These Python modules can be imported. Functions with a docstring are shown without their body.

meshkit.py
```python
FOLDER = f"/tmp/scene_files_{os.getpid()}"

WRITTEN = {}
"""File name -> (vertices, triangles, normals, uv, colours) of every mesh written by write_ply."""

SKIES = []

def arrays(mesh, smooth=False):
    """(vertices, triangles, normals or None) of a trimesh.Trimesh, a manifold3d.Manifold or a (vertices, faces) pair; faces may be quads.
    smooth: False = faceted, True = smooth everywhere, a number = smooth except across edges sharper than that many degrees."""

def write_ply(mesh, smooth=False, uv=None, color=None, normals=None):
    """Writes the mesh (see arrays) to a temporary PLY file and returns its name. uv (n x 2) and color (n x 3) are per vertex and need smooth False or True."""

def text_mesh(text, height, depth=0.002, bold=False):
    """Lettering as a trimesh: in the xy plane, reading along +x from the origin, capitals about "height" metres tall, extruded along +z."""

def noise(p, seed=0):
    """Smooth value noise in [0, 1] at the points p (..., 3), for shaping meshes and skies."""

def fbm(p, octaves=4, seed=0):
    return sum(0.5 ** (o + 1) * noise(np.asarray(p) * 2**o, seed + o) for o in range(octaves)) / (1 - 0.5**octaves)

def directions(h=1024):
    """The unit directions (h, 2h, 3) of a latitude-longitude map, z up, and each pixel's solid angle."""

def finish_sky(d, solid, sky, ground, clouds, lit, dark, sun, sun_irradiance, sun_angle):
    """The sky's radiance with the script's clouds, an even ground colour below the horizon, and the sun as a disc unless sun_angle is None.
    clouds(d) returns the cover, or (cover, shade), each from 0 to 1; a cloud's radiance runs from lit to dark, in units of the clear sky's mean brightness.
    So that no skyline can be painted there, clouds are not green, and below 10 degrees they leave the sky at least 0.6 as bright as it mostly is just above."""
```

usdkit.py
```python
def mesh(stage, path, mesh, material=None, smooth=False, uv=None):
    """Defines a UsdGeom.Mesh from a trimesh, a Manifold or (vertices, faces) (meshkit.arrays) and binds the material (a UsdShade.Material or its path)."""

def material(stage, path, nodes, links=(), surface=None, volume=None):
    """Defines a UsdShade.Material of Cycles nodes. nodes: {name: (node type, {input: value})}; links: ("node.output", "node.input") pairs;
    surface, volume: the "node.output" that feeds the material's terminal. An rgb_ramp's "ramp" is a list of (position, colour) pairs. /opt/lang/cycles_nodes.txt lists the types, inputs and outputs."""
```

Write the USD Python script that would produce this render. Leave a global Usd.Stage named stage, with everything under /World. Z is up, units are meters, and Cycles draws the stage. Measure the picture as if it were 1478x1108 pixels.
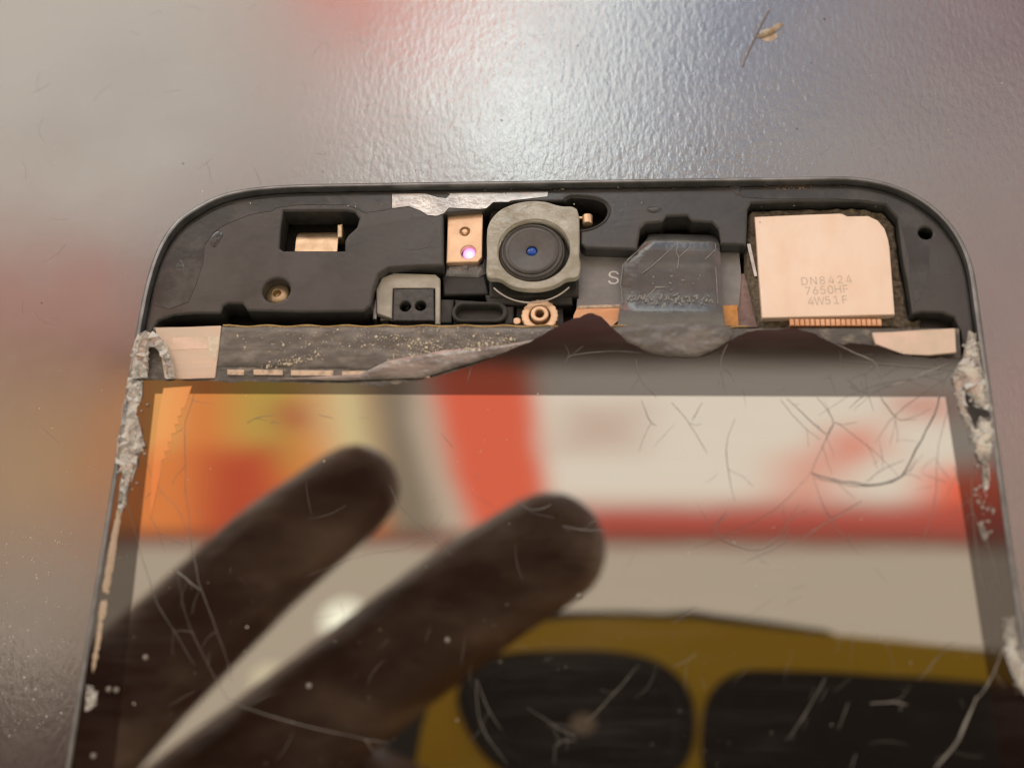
import math, random
import numpy as np, trimesh, usdkit, meshkit, manifold3d
from shapely.geometry import Polygon, Point, LineString, box as sbox
from shapely.ops import unary_union
from shapely import affinity
from scipy.spatial import Delaunay
from pxr import Usd, UsdGeom, UsdLux, UsdShade, Gf, Sdf

rng = np.random.default_rng(7)
stage = Usd.Stage.CreateInMemory()
UsdGeom.SetStageUpAxis(stage, 'Z'); UsdGeom.SetStageMetersPerUnit(stage, 1.0)
UsdGeom.Xform.Define(stage, '/World'); UsdGeom.Scope.Define(stage, '/World/Looks')
MM = 0.001                                             # the script works in millimetres; table top is z = 0

# ------------------------------------------------------------------ camera
F = 2000.0                                             # focal length in pixels of the 1478 px wide photograph
GZ = 7.2                                               # height of the broken phone's glass above the table
CAM = np.array([4.334, -65.588, 96.684 + GZ])
RX, RY, RZ = np.radians([25.7173, 3.5809, 1.4480])
def _rot():
    cx, sx, cy, sy, cz, sz = math.cos(RX), math.sin(RX), math.cos(RY), math.sin(RY), math.cos(RZ), math.sin(RZ)
    X = np.array([[1, 0, 0], [0, cx, -sx], [0, sx, cx]]); Y = np.array([[cy, 0, sy], [0, 1, 0], [-sy, 0, cy]])
    return np.array([[cz, -sz, 0], [sz, cz, 0], [0, 0, 1]]) @ Y @ X
ROT = _rot()
cam = UsdGeom.Camera.Define(stage, '/World/Camera')
M4 = np.eye(4); M4[:3, :3] = ROT.T; M4[3, :3] = CAM * MM
cam.AddTransformOp().Set(Gf.Matrix4d(*M4.ravel().tolist()))
cam.CreateHorizontalApertureAttr(36.0); cam.CreateVerticalApertureAttr(36.0 * 767 / 1024)
cam.CreateFocalLengthAttr(36.0 * F / 1478); cam.CreateClippingRangeAttr(Gf.Vec2f(0.002, 50))
cam.CreateFStopAttr(20.5); cam.CreateFocusDistanceAttr(0.117)
cam.CreateExposureAttr(0.0)

# ------------------------------------------------------------------ light: the room's soft warm light; the lamps follow below
dome = UsdLux.DomeLight.Define(stage, '/World/room_light')
dm = usdkit.material(stage, '/World/Looks/room_light', {'b': ('background_shader', {'color': (1.0, 0.84, 0.655), 'strength': 1.12})}, surface='b.background')
UsdShade.MaterialBindingAPI.Apply(dome.GetPrim()).Bind(dm)
def rect_light(name, pos, target, w, h, color, intensity):
    l = UsdLux.RectLight.Define(stage, '/World/' + name)
    p, t = np.array(pos, float), np.array(target, float)
    zz = (p - t) / np.linalg.norm(p - t); xx = np.cross([0, 1, 0.01], zz); xx /= np.linalg.norm(xx); yy = np.cross(zz, xx)
    m = np.eye(4); m[0, :3], m[1, :3], m[2, :3], m[3, :3] = xx, yy, zz, p
    l.AddTransformOp().Set(Gf.Matrix4d(*m.ravel().tolist()))
    l.CreateWidthAttr(w); l.CreateHeightAttr(h); l.CreateColorAttr(Gf.Vec3f(*color)); l.CreateIntensityAttr(intensity)
    return l

# ------------------------------------------------------------------ helpers
def direction(px, py):
    d = ROT @ np.array([(px - 739) / F, -(py - 554) / F, -1.0]); return d / np.linalg.norm(d)
def at(px, py, z):                                     # the point at height z that stands at this pixel of the photograph
    d = direction(px, py); t = (z - CAM[2]) / d[2]; return CAM + d * t
def xy(pts, z): return np.array([at(x, y, z)[:2] for x, y in pts])
def poly(pts, z, sm=0):
    p = xy(pts, z)
    if sm: p = chaikin(p, sm)
    g = Polygon(p)
    return g if g.is_valid else g.buffer(0)
def chaikin(p, n, closed=True):
    p = np.asarray(p, float)
    for _ in range(n):
        if closed:
            q = np.roll(p, -1, 0); p = np.stack([.75 * p + .25 * q, .25 * p + .75 * q], 1).reshape(-1, p.shape[1])
        else:
            a, b = p[:-1], p[1:]
            p = np.vstack([p[:1], np.stack([.75 * a + .25 * b, .25 * a + .75 * b], 1).reshape(-1, p.shape[1]), p[-1:]])
    return p
def reflected(px, py, path, z=GZ):                     # the point above the mirror plane z that this pixel shows after that path
    v = CAM + direction(px, py) * path
    return np.array([v[0], v[1], 2 * z - v[2]])
def on_plane(px, py, p0, n, z=GZ):                     # where the ray mirrored at height z meets a plane
    o = at(px, py, z); d = direction(px, py) * [1, 1, -1]
    return o + d * (np.dot(np.asarray(p0) - o, n) / np.dot(d, n))
def prism(g, z0, z1):
    parts = []
    for q in getattr(g, 'geoms', [g]):
        if q.geom_type != 'Polygon' or q.area < 1e-5: continue
        m = trimesh.creation.extrude_polygon(q.simplify(0.004), z1 - z0, engine='earcut'); m.apply_translation([0, 0, z0]); parts.append(m)
    return trimesh.util.concatenate(parts)
def soft_prism(g, z0, z1, r=0.15, n=4):                # a prism whose upper edge is rounded by r
    parts = [prism(g, z0, z1 - r)]
    for k in range(n):
        a0, a1 = math.pi / 2 * k / n, math.pi / 2 * (k + 1) / n
        q = g.buffer(-r * (1 - math.cos((a0 + a1) / 2)), join_style=1)
        if not q.is_empty: parts.append(prism(q, z1 - r - .01 + r * math.sin(a0), z1 - r + r * math.sin(a1)))
    return trimesh.util.concatenate(parts)
def bx(x0, x1, y0, y1, z0, z1):
    m = trimesh.creation.box([x1 - x0, y1 - y0, z1 - z0]); m.apply_translation([(x0 + x1) / 2, (y0 + y1) / 2, (z0 + z1) / 2]); return m
def loft(rings, close_top=False, close_bottom=False):
    n = len(rings[0]); v = np.vstack(rings); f = []
    for k in range(len(rings) - 1):
        for i in range(n):
            j = (i + 1) % n; a, b, c, d = k * n + i, k * n + j, (k + 1) * n + j, (k + 1) * n + i
            f += [[a, b, c], [a, c, d]]
    for flag, k in ((close_bottom, 0), (close_top, len(rings) - 1)):
        if flag:
            c = len(v); v = np.vstack([v, rings[k].mean(0)])
            for i in range(n):
                j = (i + 1) % n; f.append([k * n + i, k * n + j, c] if k else [k * n + j, k * n + i, c])
    return trimesh.Trimesh(v, f, process=False)
def lathe(profile, c, n=48, squash=1.0):
    a = np.linspace(0, 2 * np.pi, n, endpoint=False)
    rings = [np.c_[c[0] + r * np.cos(a), c[1] + r * np.sin(a) * squash, np.full(n, z)] for r, z in profile]
    return loft(rings)
def tube(path, r, n=6):
    path = np.asarray(path, float); r = np.broadcast_to(r, len(path)); rings = []
    for i in range(len(path)):
        t = path[min(i + 1, len(path) - 1)] - path[max(i - 1, 0)]; t /= np.linalg.norm(t) + 1e-12
        s = np.cross(t, [0, 0, 1.0]); s = np.array([1.0, 0, 0]) if np.linalg.norm(s) < 1e-6 else s / np.linalg.norm(s); u = np.cross(s, t)
        a = np.linspace(0, 2 * np.pi, n, endpoint=False)
        rings.append(path[i] + r[i] * (np.cos(a)[:, None] * s + np.sin(a)[:, None] * u))
    return loft(rings, True, True)
def lumpy(g, z0, h, step=0.12, seed=0, edge=0.5, sc=1.6):   # a rough crumbled mass filling an outline
    x0, y0, x1, y1 = g.bounds
    r = np.random.default_rng(seed)
    X, Y = np.meshgrid(np.arange(x0, x1, step), np.arange(y0, y1, step)); P = np.c_[X.ravel(), Y.ravel()] + r.normal(0, step * .25, (X.size, 2))
    P = np.array([p for p in P if g.contains(Point(p))])
    B = np.array([g.exterior.interpolate(t).coords[0] for t in np.arange(0, g.exterior.length, step)])
    for ring in g.interiors: B = np.vstack([B, [ring.interpolate(t).coords[0] for t in np.arange(0, ring.length, step)]])
    V = np.vstack([P, B]) if len(P) else B
    T = Delaunay(V).simplices; cen = V[T].mean(1); T = T[[g.contains(Point(c)) for c in cen]]
    dist = np.array([g.boundary.distance(Point(p)) for p in V])
    q = np.c_[V * sc, np.full(len(V), seed * 3.1)]
    n = meshkit.fbm(q, 4, seed); n2 = np.abs(meshkit.noise(q * 2.3, seed + 9) - .5) * 2
    zz = z0 + np.minimum(dist / edge, 1) ** .6 * h * (.25 + .8 * n + .45 * n2) + .02 * h * r.normal(size=len(V))
    a, b, c = V[T[:, 0]], V[T[:, 1]], V[T[:, 2]]
    flip = np.cross(b - a, c - a) < 0; T[flip] = T[flip][:, ::-1]
    return trimesh.Trimesh(np.c_[V, zz], T, process=False)
def crumb(c, s, r):
    p = r.normal(size=(9, 3)); p /= np.linalg.norm(p, axis=1)[:, None]; p *= r.uniform(.5, 1, (9, 1)) * s
    m = trimesh.convex.convex_hull(p * [1, 1, .6]); m.apply_translation(c); return m
cat = trimesh.util.concatenate
used = {}
def path_of(name, parent):
    base = (parent or '/World') + '/' + name; k = used.get(base, 0); used[base] = k + 1
    return base if k == 0 else f'{base}_{k:03d}'
ORG = {}
def keys(prim, label=None, category=None, group=None, kind=None):
    for k, v in (('label', label), ('category', category), ('group', group), ('kind', kind)):
        if v: prim.SetCustomDataByKey(k, v)
    return prim
def thing(name, base, label, category, group=None):
    p = path_of(name, None); x = UsdGeom.Xform.Define(stage, p); x.AddTranslateOp().Set(Gf.Vec3d(*(np.asarray(base, float) * MM)))
    ORG[p] = np.asarray(base, float); keys(x.GetPrim(), label, category, group); return p
def obj(name, mesh, mat, parent=None, smooth=30, **kw):
    p = path_of(name, parent); root = next((k for k in ORG if parent and (parent == k or parent.startswith(k + '/'))), None)
    v, f, n = meshkit.arrays(mesh, smooth)
    v = (v - (ORG[root] if root else 0)) * MM
    m = usdkit.mesh(stage, p, (v, f), mat)
    if n is not None:
        m.CreateNormalsAttr(n.astype(np.float32)); m.SetNormalsInterpolation('vertex')
    keys(m.GetPrim(), **kw); return p

# ------------------------------------------------------------------ materials
def pm(name, base, rough=.5, metallic=0, base2=None, cs=800, cd=4, bs=0, bd=.00002, bstr=1, bevel=0, lo=.35, hi=.65, aniso=(1, 1, 1), rough2=None, bs2=0, bd2=.00001, **kw):
    n = {'g': ('geometry', {}), 'mp': ('mapping', {'scale': aniso}), 'p': ('principled_bsdf', {'base_color': base, 'roughness': rough, 'metallic': metallic, **kw})}
    l = [('g.position', 'mp.vector')]
    if base2 is not None or rough2 is not None:
        n['nc'] = ('noise_texture', {'scale': cs, 'detail': cd, 'roughness': .6}); l.append(('mp.vector', 'nc.vector'))
    if base2 is not None:
        n['rc'] = ('rgb_ramp', {'ramp': [(0, base), (lo, base), (hi, base2), (1, base2)]})
        l += [('nc.fac', 'rc.fac'), ('rc.color', 'p.base_color')]
    if rough2 is not None:
        n['mr'] = ('map_range', {'from_min': lo, 'from_max': hi, 'to_min': rough, 'to_max': rough2, 'clamp': True}); l += [('nc.fac', 'mr.value'), ('mr.result', 'p.roughness')]
    last = None
    if bevel:
        n['bv'] = ('bevel', {'radius': bevel * MM, 'samples': 6}); last = 'bv.bevel'
    for i, (s, d) in enumerate(((bs, bd), (bs2, bd2))):
        if s:
            n[f'nb{i}'] = ('noise_texture', {'scale': s, 'detail': 4, 'roughness': .6}); n[f'bp{i}'] = ('bump', {'strength': bstr, 'distance': d})
            l += [('mp.vector', f'nb{i}.vector'), (f'nb{i}.fac', f'bp{i}.height')]
            if last: l.append((last, f'bp{i}.normal'))
            last = f'bp{i}.normal'
    if last: l.append((last, 'p.normal'))
    return usdkit.material(stage, '/World/Looks/' + name, n, l, surface='p.BSDF')
def mirror(name, refl, under=(.004, .003, .003), rough=.02, bs=90, bd=.000008):
    """a dark display stack: a mirror-like layer over a nearly black body"""
    return usdkit.material(stage, '/World/Looks/' + name, {
        'g': ('geometry', {}), 'n': ('noise_texture', {'scale': bs, 'detail': 2}), 'mp': ('mapping', {'scale': (.12, 1, 1)}), 'sm': ('noise_texture', {'scale': 900, 'detail': 6, 'roughness': .7}), 'sb': ('noise_texture', {'scale': 75, 'detail': 3}), 'sx': ('math', {'math_type': 'multiply'}), 'sr': ('rgb_ramp', {'ramp': [(0, under), (.27, under), (.44, tuple(u + .012 for u in under))]}), 'b': ('bump', {'strength': 1, 'distance': bd}),
        'd': ('diffuse_bsdf', {'color': under}), 's': ('glossy_bsdf', {'color': refl, 'roughness': rough}), 'a': ('add_closure', {})},
        [('g.position', 'mp.vector'), ('mp.vector', 'sm.vector'), ('g.position', 'sb.vector'), ('sm.fac', 'sx.value1'), ('sb.fac', 'sx.value2'), ('sx.value', 'sr.fac'), ('sr.color', 'd.color'), ('g.position', 'n.vector'), ('n.fac', 'b.height'), ('b.normal', 's.normal'), ('d.BSDF', 'a.closure1'), ('s.BSDF', 'a.closure2')], surface='a.closure')
MAT = {
    'rim': pm('rim', (.30, .31, .33), .38, .9, base2=(.18, .19, .2), cs=500, bs=2500, bd=.000006),
    'plate': pm('plate', (.026, .027, .028), .24, base2=(.05, .05, .05), rough2=.42, ior=1.7, cs=220, bs=2600, bd=.000012, bevel=.22),
    'film': pm('film', (.038, .041, .044), .16, base2=(.085, .085, .085), cs=330, bs=900, bd=.00002, lo=.45, hi=.75, rough2=.5),
    'foil': pm('foil', (.56, .55, .52), .26, .75, base2=(.36, .36, .355), cs=500, bs=1300, bd=.00005),
    'cavity': pm('cavity', (.012, .012, .012), .6, base2=(.03, .028, .026), cs=1200, bs=1500, bd=.00006),
    'black': pm('black', (.018, .018, .018), .45, base2=(.035, .034, .033), cs=1500, bs=2500, bd=.00002, bevel=.12),
    'brass_rust': pm('brass_rust', (.34, .22, .13), .7, base2=(.16, .10, .06), cs=1500),
    'rubber': pm('rubber', (.035, .035, .035), .55, base2=(.06, .06, .058), cs=1500, bs=2500, bd=.00002, bevel=.15),
    'gold': pm('gold', (.86, .62, .42), .42, .75, base2=(.70, .50, .33), cs=700, bs=1800, bd=.00001, bevel=.1),
    'brass': pm('brass', (.80, .64, .44), .4, .8, base2=(.5, .38, .25), cs=600, bs=1500, bd=.00002, bevel=.15),
    'copper': pm('copper', (.98, .82, .69), .36, .3, base2=(.95, .77, .63), cs=500, bs=2400, bd=.000014, bs2=300, bd2=.00001, aniso=(1, .5, 1), bevel=.12, rough2=.5),
    'print': pm('print', (.64, .53, .45), .6, base2=(.74, .62, .53), cs=2500),
    'white_print': pm('white_print', (.8, .8, .8), .5, base2=(.7, .7, .7), cs=2500),
    'foam': pm('foam', (.07, .06, .045), .9, base2=(.20, .17, .13), cs=2600, bs=2200, bd=.00012),
    'flexboard': pm('flexboard', (.20, .205, .22), .38, base2=(.27, .27, .28), cs=600, bs=900, bd=.00006),
    'flex': pm('flex', (.06, .064, .068), .22, base2=(.095, .096, .098), cs=500, bs=450, bd=.00012, bevel=.1, coat_weight=.5),
    'flex_relief': pm('flex_relief', (.30, .31, .32), .25, base2=(.2, .21, .22), cs=900),
    'silver_film': pm('silver_film', (.34, .32, .30), .22, .3, base2=(.13, .12, .115), cs=900, cd=6, aniso=(.3, 1, 1), bs=800, bd=.00005),
    'tape': pm('tape', (.11, .105, .10), .3, base2=(.27, .255, .235), lo=.45, hi=.75, cs=900, bs=1500, bd=.00004, aniso=(.45, 1, 1)),
    'amber': pm('amber', (.55, .24, .04), .35, base2=(.75, .36, .09), cs=1200, bs=1200, bd=.00003),
    'olive': pm('olive', (.28, .22, .06), .5, base2=(.12, .10, .03), cs=1500),
    'orange': pm('orange', (.72, .36, .17), .4, .3, base2=(.85, .52, .32), cs=900, bs=1200, bd=.00004, aniso=(.3, 1, 1)),
    'maroon': pm('maroon', (.20, .12, .115), .5, base2=(.30, .22, .21), cs=1400, bs=1500, bd=.00005),
    'silver': pm('silver', (.62, .60, .56), .35, .85, base2=(.45, .43, .40), cs=800, bs=1400, bd=.00002),
    'ic': pm('ic', (.03, .033, .036), .35, base2=(.075, .075, .075), cs=1900, bs=2500, bd=.00003, bevel=.1),
    'strip': pm('strip', (.10, .096, .09), .32, base2=(.30, .27, .22), cs=1300, cd=6, bs=1600, bd=.00012, lo=.5, hi=.72, aniso=(.6, 1, 1)),
    'grit': pm('grit', (.62, .55, .42), .6, base2=(.8, .74, .62), cs=1800),
    'pink_tape': pm('pink_tape', (.80, .58, .47), .35, .15, base2=(.62, .54, .45), cs=500, aniso=(.12, 1, 1), bs=700, bd=.00004),
    'pale_tape': pm('pale_tape', (.64, .56, .45), .3, .1, base2=(.80, .62, .54), cs=500, bs=900, bd=.00005),
    'peach': pm('peach', (.72, .56, .43), .4, base2=(.30, .25, .2), cs=1500, lo=.45, hi=.7),
    'cable_edge': pm('cable_edge', (.55, .40, .16), .45, base2=(.35, .22, .08), cs=1200),
    'crushed': pm('crushed', (.80, .73, .67), .2, base2=(.62, .47, .42), cs=380, cd=3, bs=1300, bd=.00025, lo=.45, hi=.62, subsurface_weight=.3, subsurface_scale=.0004),
    'white_glass': pm('white_glass', (.86, .82, .78), .12, base2=(.74, .62, .57), cs=450, bs=900, bd=.00006, subsurface_weight=.4, subsurface_scale=.0005),
    'shard': pm('shard', (.92, .93, .92), .08, base2=(.8, .8, .78), cs=900, bs=1200, bd=.00008, transmission_weight=.8),
    'crack': pm('crack', (.19, .18, .17), .25, base2=(.10, .095, .09), cs=700),
    'crack_bright': pm('crack_bright', (.30, .29, .27), .25, base2=(.14, .13, .125), cs=1300),
    'silky': pm('silky', (.16, .15, .14), .3, base2=(.24, .22, .2), cs=900),
    'adhesive': pm('adhesive', (.55, .44, .33), .45, base2=(.42, .33, .25), cs=300, aniso=(1, .3, 1), bs=900, bd=.00004),
    'dust': pm('dust', (.85, .83, .78), .35, base2=(.7, .66, .6), cs=3000),
    'crumbs': pm('crumbs', (.06, .05, .04), .6, base2=(.12, .10, .08), cs=3000),
    'hair': pm('hair', (.28, .21, .16), .4), 'flake': pm('flake', (.36, .25, .15), .4, base2=(.62, .55, .46), cs=1500, bs=1500, bd=.0001),
    'barrel': pm('barrel', (.075, .075, .078), .34, base2=(.1, .1, .1), cs=1500, bs=2600, bd=.00001),
    'lens': pm('lens', (.004, .035, .28), .1, base2=(.01, .09, .48), cs=1500),
    'yellow': pm('yellow', (.95, .63, .012), .3, base2=(.92, .60, .012), cs=40),
    'case': pm('case', (.03, .032, .035), .5, base2=(.04, .04, .042), cs=60),
    'black_glass': pm('black_glass', (.012, .012, .011), .2, base2=(.018, .017, .015), cs=60),
    'skin': pm('skin', (.15, .078, .052), .4, base2=(.42, .30, .23), lo=.46, hi=.68, cs=70, aniso=(.6, 1.3, 1), bs=260, bd=.0009, subsurface_weight=.1, subsurface_scale=.002),
    'board': pm('board', (.50, .19, .165), .5, base2=(.45, .165, .145), cs=6),
    'trim': pm('trim', (.20, .20, .165), .45, base2=(.23, .23, .19), cs=9),
    'screen': mirror('screen', (.34, .325, .30)), 'border': mirror('border', (.105, .10, .095), rough=.04, under=(.012, .006, .005)), 'torn': mirror('torn', (.42, .37, .35), rough=.06, bs=260, bd=.000008),
}
MAT['table'] = usdkit.material(stage, '/World/Looks/table', {
    'g': ('geometry', {}), 'mp': ('mapping', {'scale': (1, .42, 1)}), 'nc': ('noise_texture', {'scale': 60, 'detail': 4}), 'rc': ('rgb_ramp', {'ramp': [(.3, (.062, .052, .054)), (.7, (.10, .084, .084))]}),
    'nr': ('noise_texture', {'scale': 38, 'detail': 4, 'roughness': .6}), 'mr': ('map_range', {'from_min': .35, 'from_max': .65, 'to_min': .10, 'to_max': .23, 'clamp': True}),
    'nm': ('noise_texture', {'scale': 45, 'detail': 4}), 'sp': ('separate_xyz', {}), 'wx': ('math', {'math_type': 'multiply_add', 'value2': .045}), 'wy': ('math', {'math_type': 'multiply_add', 'value2': .045}), 'mx': ('map_range', {'from_min': -.001, 'from_max': .013, 'to_min': .08, 'to_max': 1.0, 'clamp': True}), 'my': ('map_range', {'from_min': -.006, 'from_max': -.022, 'to_min': .08, 'to_max': .7, 'clamp': True}), 'mm': ('math', {'math_type': 'maximum'}),
    'n1': ('noise_texture', {'scale': 2100, 'detail': 4, 'roughness': .6}), 'b1': ('bump', {'distance': .000036}),
    'n2': ('noise_texture', {'scale': 120, 'detail': 4}), 'b2': ('bump', {'strength': 1, 'distance': .00002}), 'p': ('principled_bsdf', {'ior': 2.6})},
    [('g.position', 'mp.vector'), ('g.position', 'nc.vector'), ('nc.fac', 'rc.fac'), ('rc.color', 'p.base_color'), ('g.position', 'nr.vector'), ('nr.fac', 'mr.value'), ('mr.result', 'p.roughness'),
     ('g.position', 'nm.vector'), ('g.position', 'sp.vector'), ('nm.fac', 'wx.value1'), ('sp.x', 'wx.value3'), ('nm.fac', 'wy.value1'), ('sp.y', 'wy.value3'), ('wx.value', 'mx.value'), ('wy.value', 'my.value'), ('mx.result', 'mm.value1'), ('my.result', 'mm.value2'), ('mm.value', 'b1.strength'), ('mp.vector', 'n1.vector'), ('n1.fac', 'b1.height'), ('mp.vector', 'n2.vector'), ('n2.fac', 'b2.height'), ('b2.normal', 'b1.normal'), ('b1.normal', 'p.normal')], surface='p.BSDF')
# translucent milky plastic of the camera's retaining plate and of the sensor's cover
MAT['milky'] = pm('milky', (.95, .93, .84), .14, base2=(.66, .64, .52), cs=420, cd=5, bs=900, bd=.00006, bevel=.1, transmission_weight=.62)
MAT['milky_grey'] = pm('milky_grey', (.55, .54, .48), .35, base2=(.38, .37, .33), cs=600, bs=1500, bd=.00003, bevel=.12)
MAT['led'] = usdkit.material(stage, '/World/Looks/led', {
    'g': ('geometry', {}), 'lw': ('layer_weight', {'blend': .5}), 'r': ('rgb_ramp', {'ramp': [(0, (1, .8, 1)), (.12, (.95, .6, .95)), (.4, (.62, .22, .66)), (1, (.25, .08, .3))]}),
    'p': ('principled_bsdf', {'base_color': (.6, .4, .6), 'roughness': .1, 'emission_strength': 1.0})}, [('lw.facing', 'r.fac'), ('r.color', 'p.emission_color')], surface='p.BSDF')

# ------------------------------------------------------------------ the setting: the table
table = bx(-700, 700, -500, 400, -25, 0)
obj('table_top', table, MAT['table'], smooth=False, kind='structure', label='grey glossy table top with a fine leathery grain')

# ------------------------------------------------------------------ the broken phone
W, LEN, RAD = 67.3, 138.4, 11.5
PH = thing('broken_phone', (0, -LEN / 2, 0), 'black phone lying face up with its top glass torn off and its cracked dark screen', 'phone')
def outline(d, n=24):                                   # rounded outline of the phone, inset by d
    hw, pts = W / 2 - d, []
    for sx_, top_, a0, rad, n_ in ((1, 1, 0, 10.4, 2.2), (-1, 1, 90, 18.8, 4.6), (-1, 0, 180, 10.4, 2.2), (1, 0, 270, 10.4, 2.2)):
        r = rad - d; cx, cy = sx_ * (hw - r), (-d - r if top_ else -LEN + d + r)
        for k in range(n + 1):
            t = math.radians(a0 + 90 * k / n); c, s = math.cos(t), math.sin(t)
            pts.append((cx + r * np.sign(c) * abs(c) ** (2 / n_), cy + r * np.sign(s) * abs(s) ** (2 / n_)))
    p = np.array(pts)
    dent = at(284, 298, GZ)[:2]; g = np.exp(-((p - dent) ** 2).sum(1) / (2 * 1.1 ** 2))
    return p + g[:, None] * np.array([.09, -.11])
ring = lambda d, z: np.c_[outline(d), np.full(100, z)]
obj('rim', loft([ring(1.2, .3), ring(.5, .05), ring(.1, .6), ring(0, 1.6), ring(0, 6.2), ring(.06, 6.7), ring(.2, 7.02), ring(.36, 7.17), ring(.5, 7.2), ring(.58, 7.15), ring(.62, 7.0), ring(.64, 4.0)]), MAT['rim'], PH, smooth=40)
inner = Polygon(outline(.64))
obj('back_shell', prism(Polygon(outline(.65)), .6, 3.6), MAT['cavity'], PH)
ZP = 6.45                                              # top of the black plastic plate
opening = poly([(214, 560), (217, 490), (222, 472), (228, 463), (250, 455), (280, 452), (318, 452), (322, 441), (330, 437), (350, 438), (358, 448), (440, 450), (525, 449), (535, 440), (539, 415), (546, 396),
                (560, 387), (600, 384), (640, 383), (640, 308), (700, 303), (712, 292), (828, 290), (838, 300), (838, 352), (845, 358), (919, 360), (924, 330), (932, 322), (956, 320), (962, 312), (992, 311), (999, 319),
                (1028, 321), (1037, 331), (1041, 352), (1077, 353), (1079, 302), (1084, 293), (1155, 290), (1240, 290), (1278, 295), (1296, 315), (1304, 378), (1310, 403), (1317, 453), (1330, 450), (1360, 451), (1378, 458),
                (1387, 478), (1394, 525), (1400, 560)], ZP)
opening = opening.buffer(-.12).buffer(.24).buffer(-.12)
opening = opening.union(Polygon([(-30.5, at(214, 558, ZP)[1]), (30.5, at(1400, 558, ZP)[1]), (30.5, -LEN + 5), (-30.5, -LEN + 5)]))
def circ(px, py, r, z, q=24): return Point(at(px, py, z)[:2]).buffer(r, q)
window = poly([(409, 304), (440, 304), (470, 304), (500, 304), (512, 306), (519, 315), (515, 328), (503, 339), (498, 347), (498, 362), (409, 362), (403, 358), (405, 330)], ZP)
slot = poly([(812, 285), (843, 285), (868, 289), (878, 300), (875, 314), (862, 325), (843, 331), (812, 331)], ZP, 2)
holes = [window, circ(399, 419, 1.15, ZP), slot, circ(1336, 336, .58, ZP)]
plate = inner.difference(unary_union([opening] + holes))
plate_path = obj('plastic_plate', soft_prism(plate, 4.2, ZP, .16), MAT['plate'], PH, smooth=False)
# raised lip round the slot
lip = slot.buffer(.28).difference(slot.buffer(.10)).intersection(inner)
obj('slot_lip', soft_prism(lip.difference(opening), ZP - .05, ZP + .08, .06, 3), MAT['rubber'], PH)
# residue of adhesive along the edge
adh = poly([(222, 440), (244, 446), (272, 436), (283, 410), (293, 379), (296, 353), (309, 335), (324, 325), (360, 310), (391, 305), (400, 300), (430, 296), (500, 296), (527, 307), (553, 304), (566, 300), (566, 276), (400, 268), (340, 275), (285, 308), (245, 355), (222, 410)], ZP)
obj('adhesive_residue', prism(adh.intersection(Polygon(outline(.9))).difference(window.buffer(.1)), ZP + .004, ZP + .03), MAT['film'], PH)
foil = poly([(566, 301), (590, 298), (606, 304), (618, 311), (630, 312), (641, 308), (648, 300), (663, 301), (690, 302), (715, 300), (738, 290), (790, 284), (792, 272), (750, 271), (735, 272), (726, 279), (714, 279), (700, 276), (690, 272), (660, 271), (636, 274), (650, 281), (644, 287), (630, 285), (612, 279), (600, 275), (566, 277)], ZP)
obj('foil_tape', prism(foil.intersection(Polygon(outline(.95))).difference(opening), ZP + .004, ZP + .05), MAT['foil'], PH)
rfilm = poly([(1330, 430), (1345, 380), (1330, 300), (1260, 272), (1100, 268), (1060, 275), (1075, 288), (1240, 286), (1290, 300), (1310, 350), (1318, 440)], ZP, 1)
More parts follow.
